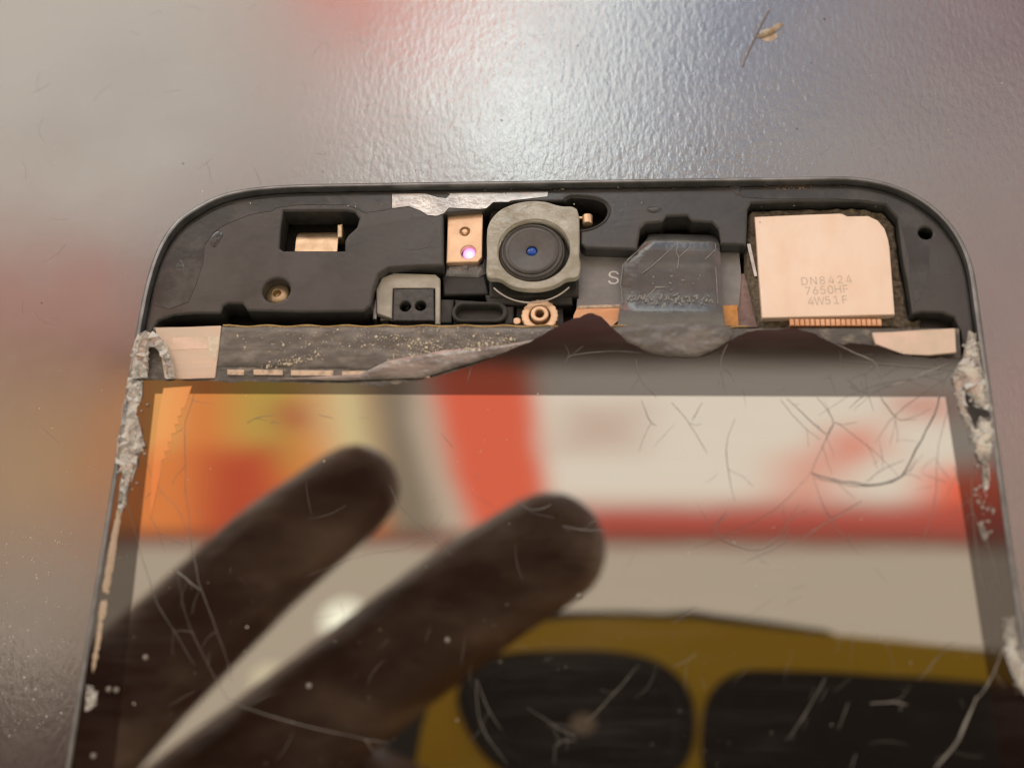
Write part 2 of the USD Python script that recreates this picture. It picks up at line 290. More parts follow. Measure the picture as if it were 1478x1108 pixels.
obj('adhesive_residue', prism(rfilm.intersection(Polygon(outline(.9))).difference(unary_union([opening.buffer(.1)] + [h.buffer(.15) for h in holes])), ZP + .004, ZP + .03), MAT['film'], PH)
grit_pts = []
r_ = np.random.default_rng(3)
def specks(n, region, z, smin, smax, mat, name, parent, flat=.5, bias=None, **kw):
    ms = []
    while len(ms) < n:
        px, py = region(r_); c = at(px, py, z)
        ms.append(crumb([c[0], c[1], z], r_.uniform(smin, smax) * (1 + 1.5 * (r_.random() < .08)), r_))
    return obj(name, cat(ms), mat, parent, smooth=False, **kw)
# grit along the upper edge of the plate
specks(150, lambda r: ((lambda x: (x, 276 - (x - 560) * .016 + r.normal(0, 2.2)))(r.uniform(690, 1230))), ZP + .05, .04, .11, MAT['foam'], 'edge_grit', PH, kind='stuff')

ms = []; q = np.random.default_rng(91)
for k in range(70):
    c = at(q.uniform(290, 1340), q.uniform(275, 440), ZP); a_ = q.normal(.3, 1.0); L_ = q.uniform(.3, 1.8)
    p = np.array([[c[0] + L_ * t * math.cos(a_), c[1] + L_ * t * math.sin(a_) + .1 * t * t, ZP] for t in np.linspace(0, 1, 4)])
    if plate.buffer(-.25).contains(LineString(p[:, :2])): ms.append(tube(p, .012, 4))
obj('scuffs', cat(ms), MAT['film'], PH, smooth=False, kind='stuff')
specks(70, lambda r: (r.normal(1140, 28), r.normal(269, 2.5)), ZP + .03, .04, .1, MAT['brass_rust'], 'rust_grit', PH, kind='stuff')
for k, pp in enumerate(([(1052, 266), (1066, 264), (1074, 274), (1070, 284), (1058, 280)], [(930, 300), (950, 297), (958, 304), (940, 309)], [(300, 345), (318, 330), (324, 340), (308, 362)], [(250, 380), (262, 368), (270, 392), (256, 410)])):
    obj('glue_residue', lumpy(poly(pp, ZP, 1), ZP, .06, .1, k, .2, 2), MAT['film'], PH, smooth=True)

# contact spring in the left window, screw, pin
def leaf(p0, p1, zt, drop, thick, mat, name, parent):   # metal leaf bending down at its far end
    (x0, y0), (x1, y1) = at(*p0, zt)[:2], at(*p1, zt)[:2]
    ys = np.linspace(y0, y1, 9); prof = []
    for y in ys:
        t = (y0 - y) / (y0 - y1); prof.append((y, zt - drop * max(0, 1 - t / .5) ** 2))
    rings = [np.array([[x0, y, z], [x1, y, z], [x1, y, z - thick], [x0, y, z - thick]]) for y, z in prof]
    return obj(name, loft(rings, True, True), mat, parent)
leaf((429, 326), (486, 370), 5.3, 1.1, .25, MAT['brass'], 'contact_leaf', PH)
obj('contact_tab', soft_prism(poly([(487, 324), (494, 323), (494, 342), (487, 343)], 5.6), 4.4, 5.6, .1), MAT['brass'], PH)
c = at(400, 424, 5.2)
sc = obj('screw', lathe([(0, 4.2), (1.12, 4.2), (1.12, 4.9), (1.0, 5.15), (.75, 5.3), (.34, 5.32), (.3, 5.1), (.26, 4.8), (0, 4.75)], c), MAT['brass'], PH)

# ---- bracket with the lit sensor
ZB = 5.9
br = poly([(646, 310), (694, 307), (697, 310), (696, 371), (690, 378), (644, 379)], ZB)
led_c, boss_c = at(676, 364, ZB)[:2], at(671, 334, ZB)[:2]
bracket = obj('sensor_bracket', soft_prism(br.difference(Point(led_c).buffer(.62)).difference(Point(boss_c).buffer(.42)), 5.4, ZB, .08, 3), MAT['gold'], PH)
obj('boss', lathe([(.41, 5.3), (.4, 5.75), (.36, 5.72), (.3, 5.6), (.28, 5.85), (.2, 5.95), (0, 5.97)], boss_c), MAT['gold'], bracket)
obj('lit_emitter', lathe([(.61, 5.3), (.6, 5.4), (.55, 5.62), (.42, 5.78), (.22, 5.86), (0, 5.88)], at(677.5, 365.5, 5.7)[:2]), MAT['led'], bracket, smooth=True, label='small glowing pink emitter')
obj('grey_wrap', lumpy(poly([(644, 380), (696, 379), (700, 370), (702, 392), (690, 398), (642, 396)], 5.3), 5.0, .5, .1, 5, .3), MAT['flexboard'], bracket)
obj('black_block', soft_prism(poly([(638, 396), (700, 397), (706, 425), (640, 426)], 5.0), 3.6, 5.0, .15), MAT['black'], PH)
obj('black_block', soft_prism(poly([(700, 425), (826, 425), (826, 440), (704, 440)], 5.3), 3.6, 5.3, .15), MAT['black'], PH)
obj('black_block', soft_prism(poly([(636, 432), (655, 432), (652, 466), (634, 466)], 5.2), 3.6, 5.2, .1), MAT['rubber'], PH)

# ---- light sensor with its cover plate
ZA = 5.6
als = poly([(544, 452), (543, 418), (551, 401), (568, 394), (628, 396), (635, 402), (635, 468), (628, 468), (628, 416), (567, 416), (566, 460)], ZA)
cover = obj('sensor_cover', soft_prism(als.buffer(.01), 5.1, ZA, .08, 3), MAT['milky_grey'], PH)
blk = poly([(568, 417), (626, 416), (627, 463), (567, 463)], ZA + .15)
h1, h2 = circ(585, 442, .46, ZA + .15), circ(607, 441, .46, ZA + .15)
sb = obj('light_sensor', soft_prism(blk.difference(h1).difference(h2), 4.2, ZA + .15, .1, 3), MAT['ic'], PH)
for (qx, qy) in ((588, 444), (604, 443)): obj('sensor_bead', lathe([(.3, 4.5), (.28, 4.9), (.15, 5.05), (0, 5.08)], at(qx, qy, 5.0)[:2], 20), MAT['black'], sb)
obj('contact_pin', soft_prism(poly([(538, 432), (543, 432), (543, 460), (538, 460)], 5), 3.6, 5, .1), MAT['silver'], PH)
obj('contact_pin', soft_prism(poly([(549, 452), (560, 452), (560, 462), (549, 462)], 5), 3.6, 5, .1), MAT['silver'], PH)

# ---- microphone gasket
ZG = 5.7
def stadium(px0, px1, py, z, r):
    a, b = at(px0, py, z)[:2], at(px1, py, z)[:2]; return LineString([a, b]).buffer(r, 20)
g_out, g_in = stadium(669, 716, 450, ZG, .95), stadium(669, 714, 450, ZG, .66)
gk = obj('rubber_gasket', cat([soft_prism(g_out.difference(g_in), 4.2, ZG, .14), prism(g_out.buffer(-.05), 4.2, 4.9)]), MAT['rubber'], PH, smooth=False)
obj('gasket_block', soft_prism(poly([(656, 432), (738, 437), (739, 470), (654, 470)], 5.0), 3.6, 5.0, .15), MAT['black'], PH)
obj('black_block', soft_prism(poly([(728, 442), (741, 442), (741, 468), (728, 468)], 5.4), 3.6, 5.4, .12), MAT['rubber'], PH)

# ---- serrated gold stand-off
cg = at(779, 455, 5.7)[:2]
a = np.linspace(0, 2 * np.pi, 24 * 8, endpoint=False)
rr = 1.42 + .07 * np.abs(np.cos(a * 11))
gear = Polygon(np.c_[cg[0] + rr * np.cos(a), cg[1] + rr * np.sin(a)])
so = obj('serrated_standoff', soft_prism(gear.difference(Point(cg).buffer(.86, 24)), 4.6, 5.7, .1, 3), MAT['gold'], PH)
obj('threaded_bush', lathe([(.84, 4.2), (.80, 5.0), (.74, 5.4), (.72, 5.95), (.66, 6.02), (.42, 6.02), (.36, 5.96), (.33, 5.5), (.33, 4.2)], cg), MAT['gold'], so)
obj('standoff_block', soft_prism(poly([(745, 438), (812, 438), (814, 470), (744, 470)], 4.8), 3.6, 4.8, .1), MAT['black'], PH)
obj('contact_pin', lathe([(0, 5.3), (.3, 5.3), (.4, 5.1), (.4, 3.6)][::-1], at(746, 463, 5.3)[:2], 20), MAT['gold'], PH)

# ---- front camera
ZC = 6.75
obj('camera_housing', soft_prism(poly([(706, 300), (834, 298), (835, 428), (706, 430)], 5.4), 3.6, 5.4, .2), MAT['black'], PH)
out = poly([(704, 322), (720, 303), (738, 295), (754, 291), (772, 289.5), (789, 291), (810, 298), (828, 297), (836, 306), (837, 340), (836, 373), (839, 380), (836, 401), (817, 402), (806, 410), (790, 416), (768, 418), (747, 416), (732, 410), (722, 402), (706, 402), (701, 396), (703, 368), (702, 345)], ZC, 2)
cc = at(770.5, 361, ZC)[:2]
hole = Point(cc).buffer(2.95, 48)
brk = obj('retaining_plate', soft_prism(out.difference(hole), 6.2, ZC, .1, 3), MAT['milky'], PH, smooth=False)
obj('inner_collar', lathe([(2.96, ZC - .05), (2.93, ZC - .08), (2.91, 6.3), (2.86, 5.6)], cc, 72), MAT['milky'], brk, smooth=True)
aa = np.linspace(math.radians(222), math.radians(318), 40)
wire_c = at(768, 372, 6.1)[:2]
obj('wire_clip', tube(np.c_[wire_c[0] + 4.1 * np.cos(aa), wire_c[1] + 4.2 * np.sin(aa), np.full(40, 6.1)], .075, 8), MAT['silver'], brk, smooth=True)
lc = at(767.5, 361.5, 6.4)[:2]
cm = obj('lens_barrel', lathe([(2.72, 5.2), (2.72, 6.1), (2.66, 6.2), (2.56, 6.22), (2.53, 6.36), (2.47, 6.42), (2.36, 6.44), (2.33, 6.36), (2.22, 6.34), (2.19, 6.44), (2.10, 6.50), (1.95, 6.51), (1.90, 6.46), (1.6, 6.44), (.62, 6.36), (.48, 6.32), (.46, 6.15), (.44, 6.05), (.0, 6.05)], lc, 72), MAT['barrel'], PH)
obj('lens', lathe([(.45, 6.16), (.36, 6.25), (.2, 6.30), (0, 6.31)], lc, 32), MAT['lens'], cm, smooth=True, label='tiny deep blue lens')
pinc = at(848, 320, 6.2)
obj('gold_pin', cat([tube(np.array([[pinc[0], pinc[1] + .45, 6.35], [pinc[0], pinc[1] - .35, 6.35]]), .42, 14), bx(pinc[0] - .9, pinc[0], pinc[1] + .2, pinc[1] + .4, 6.25, 6.4)]), MAT['gold'], PH, smooth=40)

# ---- flex board with the letter S and the folded flat cable
ZF = 5.1
fb = obj('flex_board', prism(poly([(836, 360), (1066, 356), (1070, 400), (1066, 444), (832, 446), (834, 420)], ZF), 4.9, ZF), MAT['flexboard'], PH)
def letter(ch, pos, h, ang, z, mat, parent, name='letter', sx=1.0):
    m = meshkit.text_mesh(ch, h, .02); m.apply_scale([sx, 1, 1]); b = m.bounds; m.apply_translation([-(b[0, 0] + b[1, 0]) / 2, 0, 0])
    m.apply_transform(trimesh.transformations.rotation_matrix(ang, [0, 0, 1])); m.apply_translation([pos[0], pos[1], z]); return m
obj('letter', letter('S', at(885.5, 410, ZF), 1.22, math.radians(-1), ZF + .004, None, None), MAT['white_print'], fb, smooth=False)
obj('copper_pad', prism(poly([(833, 444), (899, 442), (897, 458), (884, 470), (826, 473), (828, 455)], 5.25), 4.8, 5.25), MAT['orange'], PH)
obj('pad_edge', prism(poly([(834, 441), (899, 439), (899, 443), (833, 445)], 5.3), 4.8, 5.3), MAT['peach'], PH)
obj('amber_pad', prism(poly([(1040, 441), (1064, 440), (1066, 470), (1042, 470)], 5.25), 4.8, 5.25), MAT['amber'], PH)
obj('maroon_sheet', prism(poly([(1068, 396), (1084, 392), (1098, 420), (1100, 472), (1062, 472), (1066, 440)], 5.0), 4.8, 5.0), MAT['maroon'], PH)
obj('metal_strip', prism(poly([(1078, 352), (1083, 352), (1093, 398), (1089, 399)], 5.6), 4.4, 5.6), MAT['silver'], PH)
# the cable: a bent ribbon lofted between its two long edges
ribbon = [((935, 337), (1033, 339), 5.2), ((934, 343), (1037, 346), 5.85), ((929, 349), (1039, 352), 6.0), ((915, 362), (1040, 366), 6.02), ((897, 382), (1041, 384), 5.95), ((896, 410), (1042, 410), 5.9), ((895, 438), (1043, 438), 5.9),
          ((893, 452), (1045, 452), 6.05), ((892, 462), (1046, 462), 6.4), ((890, 472), (1048, 472), 6.75)]
rows = []
for (l, r, z) in ribbon:
    p, q = at(*l, z), at(*r, z); rows.append([p + (q - p) * t for t in np.linspace(0, 1, 13)])
rows = np.array(rows); rows[:, 0, 2] -= .12; rows[:, -1, 2] -= .12; rows[:, :, 2] += .04 * (meshkit.fbm(rows * .9, 3, 4) - .5)
nr, nc = rows.shape[:2]; top = rows.reshape(-1, 3); bot = top - [0, 0, .12]
f = []
for i in range(nr - 1):
    for j in range(nc - 1):
        q0, q1, q2, q3 = i * nc + j, i * nc + j + 1, (i + 1) * nc + j + 1, (i + 1) * nc + j
        f += [[q0, q2, q1], [q0, q3, q2]]; o = nr * nc; f += [[o + q0, o + q1, o + q2], [o + q0, o + q2, o + q3]]
edge = [i for i in range(nc)] + [i * nc + nc - 1 for i in range(1, nr)] + [(nr - 1) * nc + j for j in range(nc - 2, -1, -1)] + [i * nc for i in range(nr - 2, 0, -1)]
for k in range(len(edge)):
    u, v = edge[k], edge[(k + 1) % len(edge)]; o = nr * nc; f += [[u, v, v + o], [u, v + o, u + o]]
cable = obj('flat_cable', trimesh.Trimesh(np.vstack([top, bot]), f, process=False), MAT['flex'], PH, smooth=35)
def trace(pts, z, r=.05): return tube([at(x, y, z) for x, y in pts], r, 6)
for ln, z in (([(926, 395), (940, 385), (974, 354)], 6.0), ([(905, 376), (934, 350)], 6.02), ([(980, 371), (996, 357)], 6.02), ([(1018, 374), (1033, 360), (1033, 352)], 6.0), ([(899, 384), (896, 410), (899, 438)], 5.92), ([(978, 352), (976, 364), (980, 371), (978, 388)], 6.0), ([(1033, 385), (1036, 438)], 5.92), ([(925, 438), (946, 416), (966, 414)], 5.9), ([(903, 432), (906, 444)], 5.95)):
    obj('trace', trace(ln, z, .04), MAT['flex_relief'], cable)
bumps = [tube([at(x + dx, y + dy, 5.9), at(x - dx, y - dy, 5.92)], .1, 8) for x, y, dx, dy in ((943, 400, 1, 0), (969, 399, 2, 0), (942, 410, 1, 0), (952, 415, 7, 0), (967, 409, 2, 1), (986, 405, 3, 0), (1000, 410, 1, 1), (1010, 398, 1, 0), (975, 426, 4, -2), (969, 419, 1, 0))]
for k in range(46):
    x, y = 905 + 125 * (k + .3 * r_.random()) / 46, 436 + r_.normal(0, 4.5); dx, dy = r_.uniform(-2.5, 2.5), r_.uniform(1, 4)
    bumps.append(tube([at(x + dx, y + dy, 5.9), at(x - dx, y - dy, 5.93)], r_.uniform(.06, .12), 6))
obj('solder_bumps', cat(bumps), MAT['flex_relief'], cable, kind='stuff')

# ---- chip with its laser marking, foam and pin row
ZK = 6.05
foam_area = opening.intersection(poly([(1076, 285), (1330, 285), (1335, 472), (1310, 472), (1290, 465), (1098, 472), (1076, 380)], ZP))
obj('foam_gasket', lumpy(foam_area, 4.9, .75, .16, 11, .2, 1.2), MAT['foam'], PH, smooth=60)
chip = poly([(1089, 313), (1168, 309.5), (1214, 308), (1223, 312), (1253, 311.5), (1267, 318), (1277, 330), (1282, 345), (1284, 356), (1291.5, 454), (1100, 459)], ZK)
ch = obj('chip_shield', soft_prism(chip, 5.1, ZK, .06, 3), MAT['copper'], PH, smooth=False, label='shiny copper coloured metal plate')
def marking(text, x0, x1, yb0, yb1, h):
    n = len(text)
    for k, chx in enumerate(text):
        t = k / (n - 1); px, py = x0 + (x1 - x0) * t, yb0 + (yb1 - yb0) * t
        g0, g1 = at(x0, yb0, ZK), at(x1, yb1, ZK)
        obj('letter', letter(chx, at(px, py, ZK), h, math.atan2(g1[1] - g0[1], g1[0] - g0[0]), ZK + .004, None, None, sx=.9), MAT['print'], ch, smooth=False)
marking('DN8424', 1162, 1226, 411.5, 408.5, .72)
marking('7650HF', 1167, 1221, 425.5, 422.5, .72)
marking('4W51F', 1171, 1220, 440.5, 438, .72)
obj('index_dot', prism(circ(1097, 321, .09, ZK), ZK + .002, ZK + .012), MAT['print'], ch)
pins = [soft_prism(Polygon([(x - .17, y - .3), (x + .17, y - .3), (x + .17, y + .32), (x - .17, y + .32)]), 5.0, 5.95, .08, 3) for x, y in [(lambda p: (p[0], p[1]))(at(1143 + 126 * k / 17, 465.5, 5.9)) for k in range(18)]]
ph = obj('pin_row', cat(pins), MAT['orange'], PH, kind='stuff')
obj('pin_base', prism(poly([(1138, 455), (1296, 453), (1298, 474), (1137, 474)], 5.2), 4.6, 5.2), MAT['amber'], PH)
obj('olive_patch', lumpy(poly([(1272, 457), (1296, 455), (1298, 473), (1272, 473)], 5.3), 5.2, .2, .1, 3, .2), MAT['olive'], PH)
obj('black_block', soft_prism(poly([(1296, 452), (1374, 454), (1384, 476), (1300, 476)], 5.2), 3.6, 5.2, .15), MAT['black'], PH)

# ---- strip along the top of the display
ZS = 6.6
obj('display_strip', prism(poly([(222, 472), (700, 469), (830, 470), (1050, 474), (1384, 474), (1392, 575), (205, 575)], ZS), 5.4, ZS), MAT['strip'], PH, label='grey dusty strip of the display edge')
obj('strip_edge', tube([at(x, 470.5 + 1.2 * math.sin(x * .11) + .002 * (x - 300) * (x > 900), ZS) for x in np.arange(322, 1080, 9)], .075, 6), MAT['cable_edge'], PH)
obj('pink_tape', prism(poly([(224, 473), (270, 472), (319, 470), (316, 500), (310, 545), (262, 547), (238, 546), (232, 510)], ZS + .12), ZS + .004, ZS + .12), MAT['pink_tape'], PH)
obj('tape_stripe', prism(poly([(250, 487), (300, 486), (300, 503), (246, 505)], ZS + .14), ZS + .124, ZS + .14), MAT['pale_tape'], PH)
obj('tape_corner', prism(poly([(300, 486), (317, 484), (311, 520), (302, 512)], ZS + .15), ZS + .125, ZS + .15), MAT['grit'], PH)
obj('grey_band', lumpy(poly([(320, 472), (600, 472), (840, 474), (800, 490), (720, 512), (600, 532), (480, 530), (380, 529), (313, 528), (316, 500)], ZS + .1), ZS + .04, .10, .22, 21, .3, 1.0), MAT['tape'], PH, smooth=True)
bar = [((328, 533), (352, 541)), ((366, 533), (408, 541)), ((420, 534), (481, 542)), ((494, 535), (560, 543)), ((572, 536), (620, 545))]
for (p, q) in bar: obj('contact_segment', prism(poly([p, (q[0], p[1] + .5), q, (p[0], q[1] - .5)], ZS + .12), ZS + .004, ZS + .12), MAT['peach'], PH)
specks(420, lambda r: (r.triangular(330, 660, 860), 472 + 36 * r.random() ** .9), ZS + .16, .03, .075, MAT['grit'], 'strip_grit', PH, kind='stuff')
for x0_, y0_, x1_, y1_, n_ in ((378, 528, 462, 513, 110), (655, 508, 742, 490, 130), (560, 520, 640, 500, 60), (540, 486, 640, 500, 60)):
    specks(n_, lambda r: (lambda t: (x0_ + (x1_ - x0_) * t + r.normal(0, 3), y0_ + (y1_ - y0_) * t + r.normal(0, 3.2)))(r.random()), ZS + .17, .03, .1, MAT['grit'], 'plaster_grit', PH, kind='stuff')
obj('pale_tape', prism(poly([(1259, 480), (1290, 479), (1320, 477), (1378, 474), (1380, 508), (1340, 512), (1305, 511), (1264, 496)], ZS + .45), ZS + .1, ZS + .45), MAT['pale_tape'], PH)
# clear tape over the foot of the cable
ct = poly([(888, 466), (1052, 464), (1060, 484), (1030, 505), (1000, 516), (955, 514), (915, 500), (880, 482)], 6.95, 1)
obj('clear_tape', lumpy(ct, 6.7, .14, .16, 31, .5, .7), MAT['tape'], PH, smooth=True)

obj('silver_film', lumpy(poly([(560, 520), (640, 505), (730, 497), (790, 486), (740, 506), (660, 530), (610, 545), (500, 549), (380, 547), (420, 545), (520, 540)], ZS + .15), ZS + .14, .08, .12, 43, .4, 1.2), MAT['silver_film'], PH, smooth=True)
# ------------------------------------------------------------------ the cracked display
ZT = 7.15
edge_px = [(186, 549), (215, 547), (262, 549), (330, 551), (400, 551), (470, 552), (520, 556), (560, 557), (600, 549), (650, 537), (700, 521), (745, 502), (790, 480), (825, 461), (845, 453), (860, 452), (872, 459), (890, 480), (915, 500), (955, 514), (1000, 518), (1035, 506), (1062, 486), (1085, 477), (1120, 474), (1165, 476), (1185, 488), (1215, 499), (1232, 494), (1262, 498), (1300, 512), (1345, 515), (1385, 517)]
tp = chaikin(xy(edge_px, ZT), 3, closed=False)
tp[3:-3] += (meshkit.fbm(np.c_[tp[3:-3] * 1.3, np.zeros(len(tp) - 6)], 4, 5)[:, None] - .5) * [.1, .42]
glass_in = Polygon(outline(.62))
body = Polygon(np.vstack([tp, [[40, tp[-1][1] - 1], [40, -LEN - 5], [-40, -LEN - 5], [-40, tp[0][1]]]])).intersection(glass_in)
lcd_l = xy([(226, 540), (222, 570), (205, 760), (182, 960), (163, 1108)], ZT); lcd_r = xy([(1361, 500), (1364, 575), (1395, 765), (1427, 985), (1446, 1108)], ZT)
lx, rx = np.polyfit(lcd_l[1:, 1], lcd_l[1:, 0], 1), np.polyfit(lcd_r[1:, 1], lcd_r[1:, 0], 1)
ext = lambda c, y: c[0] * y + c[1]
yl, yr = at(222, 568, ZT)[1], at(1364, 573, ZT)[1]
active = Polygon([(ext(lx, yl), yl), (ext(rx, yr), yr), (ext(rx, -120), -120), (ext(lx, -120), -120)])
obj('screen', prism(body.intersection(active), ZT - .3, ZT), MAT['screen'], PH, smooth=False, label='dark mirror-like cracked screen with a torn upper edge')
obj('screen_border', prism(body.difference(active.buffer(.005)), ZT - .3, ZT - .004), MAT['border'], PH, smooth=False)
sl = poly([(236, 560), (277, 557), (270, 578), (266, 590), (262, 588), (262, 600), (256, 601), (259, 612), (252, 613), (255, 625), (247, 626), (250, 638), (242, 638), (245, 650), (237, 652), (240, 662), (233, 664), (230, 690), (222, 725), (216, 750), (219, 690), (228, 605)], ZT + .03)
obj('film_sliver', prism(sl, ZT + .004, ZT + .03), MAT['torn'], PH, smooth=False)
# cracks and scratches: raised splinters of glass, each one by itself
def conv(o, s, pts): return [(o[0] + x / s, o[1] + y / s) for x, y in pts]
CR = []
A = lambda r, *p: CR.append((r, conv((1100, 430), 3.902, p)))
A(.05, (140, 565), (250, 670), (360, 775), (385, 740), (410, 700), (360, 620), (310, 560)); A(.035, (100, 570), (190, 680), (250, 740), (330, 800)); A(.045, (410, 700), (340, 830), (280, 975))
A(.11, (280, 985), (380, 1015), (480, 1040), (620, 1055), (720, 1035), (800, 995), (850, 880), (910, 770), (960, 680), (1000, 570), (1020, 480), (1060, 400)); A(.07, (300, 1010), (430, 1045), (560, 1062), (700, 1052), (830, 990), (870, 900))
A(.04, (580, 1040), (680, 960), (800, 910)); A(.06, (490, 620), (580, 545), (740, 485), (900, 440), (1050, 370)); A(.07, (740, 490), (830, 460), (930, 415), (1040, 375)); A(.05, (670, 560), (720, 620), (745, 665), (780, 690), (870, 682))
A(.035, (580, 420), (600, 560), (630, 640)); A(.07, (320, 190), (420, 265), (560, 320), (640, 365), (655, 420)); A(.03, (900, 985), (1040, 1040)); A(.04, (1080, 950), (1095, 1000), (1110, 1060)); A(.04, (490, 500), (560, 530), (600, 540))
A(.05, (640, 360), (590, 420), (570, 440)); A(.04, (590, 545), (640, 520), (760, 490))
A = lambda r, *p: CR.append((r, conv((900, 700), 2.557, p)))
A(.05, (380, 110), (330, 160), (370, 210), (490, 245), (560, 210), (610, 130), (650, 70)); A(.045, (430, 290), (580, 225), (610, 160)); A(.06, (880, 60), (780, 120), (680, 180), (670, 200)); A(.04, (250, 190), (240, 215)); A(.04, (840, 180), (825, 205))
A(.05, (1340, 200), (1370, 320), (1400, 430)); A(.13, (1305, 780), (1250, 920), (1200, 990), (1150, 1043)); A(.04, (1230, 570), (1150, 640), (1090, 720)); A(.06, (1400, 600), (1370, 680), (1330, 760), (1300, 790)); A(.05, (745, 710), (670, 850), (600, 940))
A(.04, (270, 610), (230, 650), (180, 670)); A(.04, (180, 510), (270, 450)); A(.04, (830, 800), (790, 900)); A(.04, (860, 990), (840, 1043)); A(.03, (800, 560), (785, 620)); A(.06, (910, 805), (980, 800), (1050, 810)); A(.03, (1260, 20), (1290, 100), (1325, 190))
A = lambda r, *p: CR.append((r, conv((0, 700), 2.715, p)))
A(.035, (490, 50), (550, 250), (600, 430), (680, 570), (760, 700)); A(.035, (725, 0), (745, 150), (760, 300), (785, 400), (850, 570), (890, 680), (910, 770)); A(.06, (690, 330), (735, 375), (785, 410)); A(.03, (590, 120), (620, 190), (650, 260)); A(.05, (880, 830), (980, 880), (1200, 945), (1420, 990), (1530, 1010))
A = lambda r, *p: CR.append((r, conv((400, 700), 2.715, p)))
A(.045, (440, 0), (490, 100), (620, 210), (690, 280)); A(.05, (930, 50), (985, 100), (1040, 95), (1075, 75)); A(.05, (1120, 160), (1200, 175), (1300, 180)); A(.05, (780, 760), (785, 860), (800, 950), (900, 1090)); A(.05, (1420, 700), (1330, 810), (1240, 900), (1200, 940)); A(.04, (980, 870), (1070, 930), (1200, 1000), (1090, 1000), (1085, 1090)); A(.04, (780, 760), (830, 880), (880, 960))
A = lambda r, *p: CR.append((r, conv((560, 420), 2.735, p)))
A(.04, (700, 285), (710, 260), (760, 245), (900, 235), (1000, 245)); A(.04, (980, 270), (990, 350), (1060, 420)); A(.04, (1340, 210), (1310, 280), (1330, 400)); A(.04, (1000, 430), (1040, 520), (1060, 530)); A(.045, (1120, 440), (1190, 520), (1260, 640)); A(.045, (1240, 440), (1200, 510)); A(.04, (1370, 500), (1330, 600), (1340, 700), (1370, 830)); A(.045, (1280, 940), (1340, 870)); A(.03, (330, 300), (310, 370)); A(.03, (210, 560), (260, 620))
A = lambda r, *p: CR.append((r, conv((150, 440), 3.887, p)))
A(.035, (800, 665), (850, 635), (960, 615)); A(.03, (1200, 610), (1290, 640)); A(.03, (930, 660), (990, 660)); A(.03, (515, 440), (490, 560), (450, 680), (460, 900), (455, 1080))
A = lambda r, *p: CR.append((r, list(p)))
A(.035, (1381, 534), (1345, 560), (1292, 596), (1262, 640)); A(.035, (1381, 534), (1368, 590), (1350, 660), (1352, 720), (1330, 790)); A(.03, (1381, 534), (1320, 545), (1240, 562), (1180, 600)); A(.03, (1381, 534), (1300, 528), (1210, 520)); A(.035, (1404, 655), (1402, 720), (1410, 800), (1425, 880)); A(.03, (1204, 609), (1250, 640), (1300, 690))
A(.03, (1172, 680), (1130, 730), (1080, 760), (1000, 790)); A(.03, (1172, 680), (1190, 740), (1240, 800)); A(.03, (205, 650), (225, 700), (262, 740), (280, 800)); A(.03, (330, 1010), (300, 960), (270, 900), (255, 820)); A(.025, (445, 830), (520, 800), (600, 790), (640, 740))
q = np.random.default_rng(50)
for r, pts in list(CR):
    P_ = np.array(pts, float); n_ = len(P_)
    if n_ < 3 or r < .03: continue
    for _ in range(1 + (n_ > 4)):
        k = q.integers(1, n_ - 1); d_ = P_[k] - P_[k - 1]; d_ /= np.linalg.norm(d_); a_ = q.choice([-1, 1]) * q.uniform(.4, 1.1); L_ = q.uniform(15, 48)
        d_ = np.array([d_[0] * math.cos(a_) - d_[1] * math.sin(a_), d_[0] * math.sin(a_) + d_[1] * math.cos(a_)]); e_ = P_[k] + d_ * L_; m_ = (P_[k] + e_) / 2 + q.normal(0, 3, 2)
        CR.append((.024, [tuple(P_[k]), tuple(m_), tuple(e_)]))
CR = [(r, p) for r, p in CR if all(body.buffer(-.1).contains(Point(at(x, y, ZT)[:2])) or y > 1100 for x, y in p)] + [c for c in CR if c[0] in (.06, .07, .11) and not all(body.buffer(-.1).contains(Point(at(x, y, ZT)[:2])) or y > 1100 for x, y in c[1])]
for k, (r, pts) in enumerate(CR):
    p = chaikin(np.array([at(x, y, ZT + .01) for x, y in pts]), 1, closed=False)
    q = np.random.default_rng(k); p[1:-1, :2] += q.normal(0, .03, (len(p) - 2, 2)); t = np.linspace(0, 1, len(p))
    m = tube(p, r * .74 * (.35 + .65 * np.sin(np.pi * (.1 + .85 * t))) * q.uniform(.7, 1.2, len(p)), 5)
    m.vertices[:, 2] = ZT + (m.vertices[:, 2] - ZT) * .6
    obj('crack', m, MAT['crack_bright' if r in (.06, .07, .13) else 'crack'], PH, smooth=False)
ms = []; q = np.random.default_rng(77)
for k in range(70):
    c = at(q.uniform(200, 1430), q.uniform(520, 1108), ZT); a_ = q.normal(.9, .9); L_ = q.uniform(.5, 3.2); b_ = q.normal(0, .25)
    t = np.linspace(0, 1, 6); p = np.c_[c[0] + L_ * np.cos(a_ + b_ * t) * t, c[1] + L_ * np.sin(a_ + b_ * t) * t, np.full(6, ZT)]
    if body.contains(LineString(p[:, :2])): ms.append(tube(p, .011 * (.3 + np.sin(np.pi * t)), 4))
obj('hairline_scratches', cat(ms), MAT['crack'], PH, smooth=False, kind='stuff')
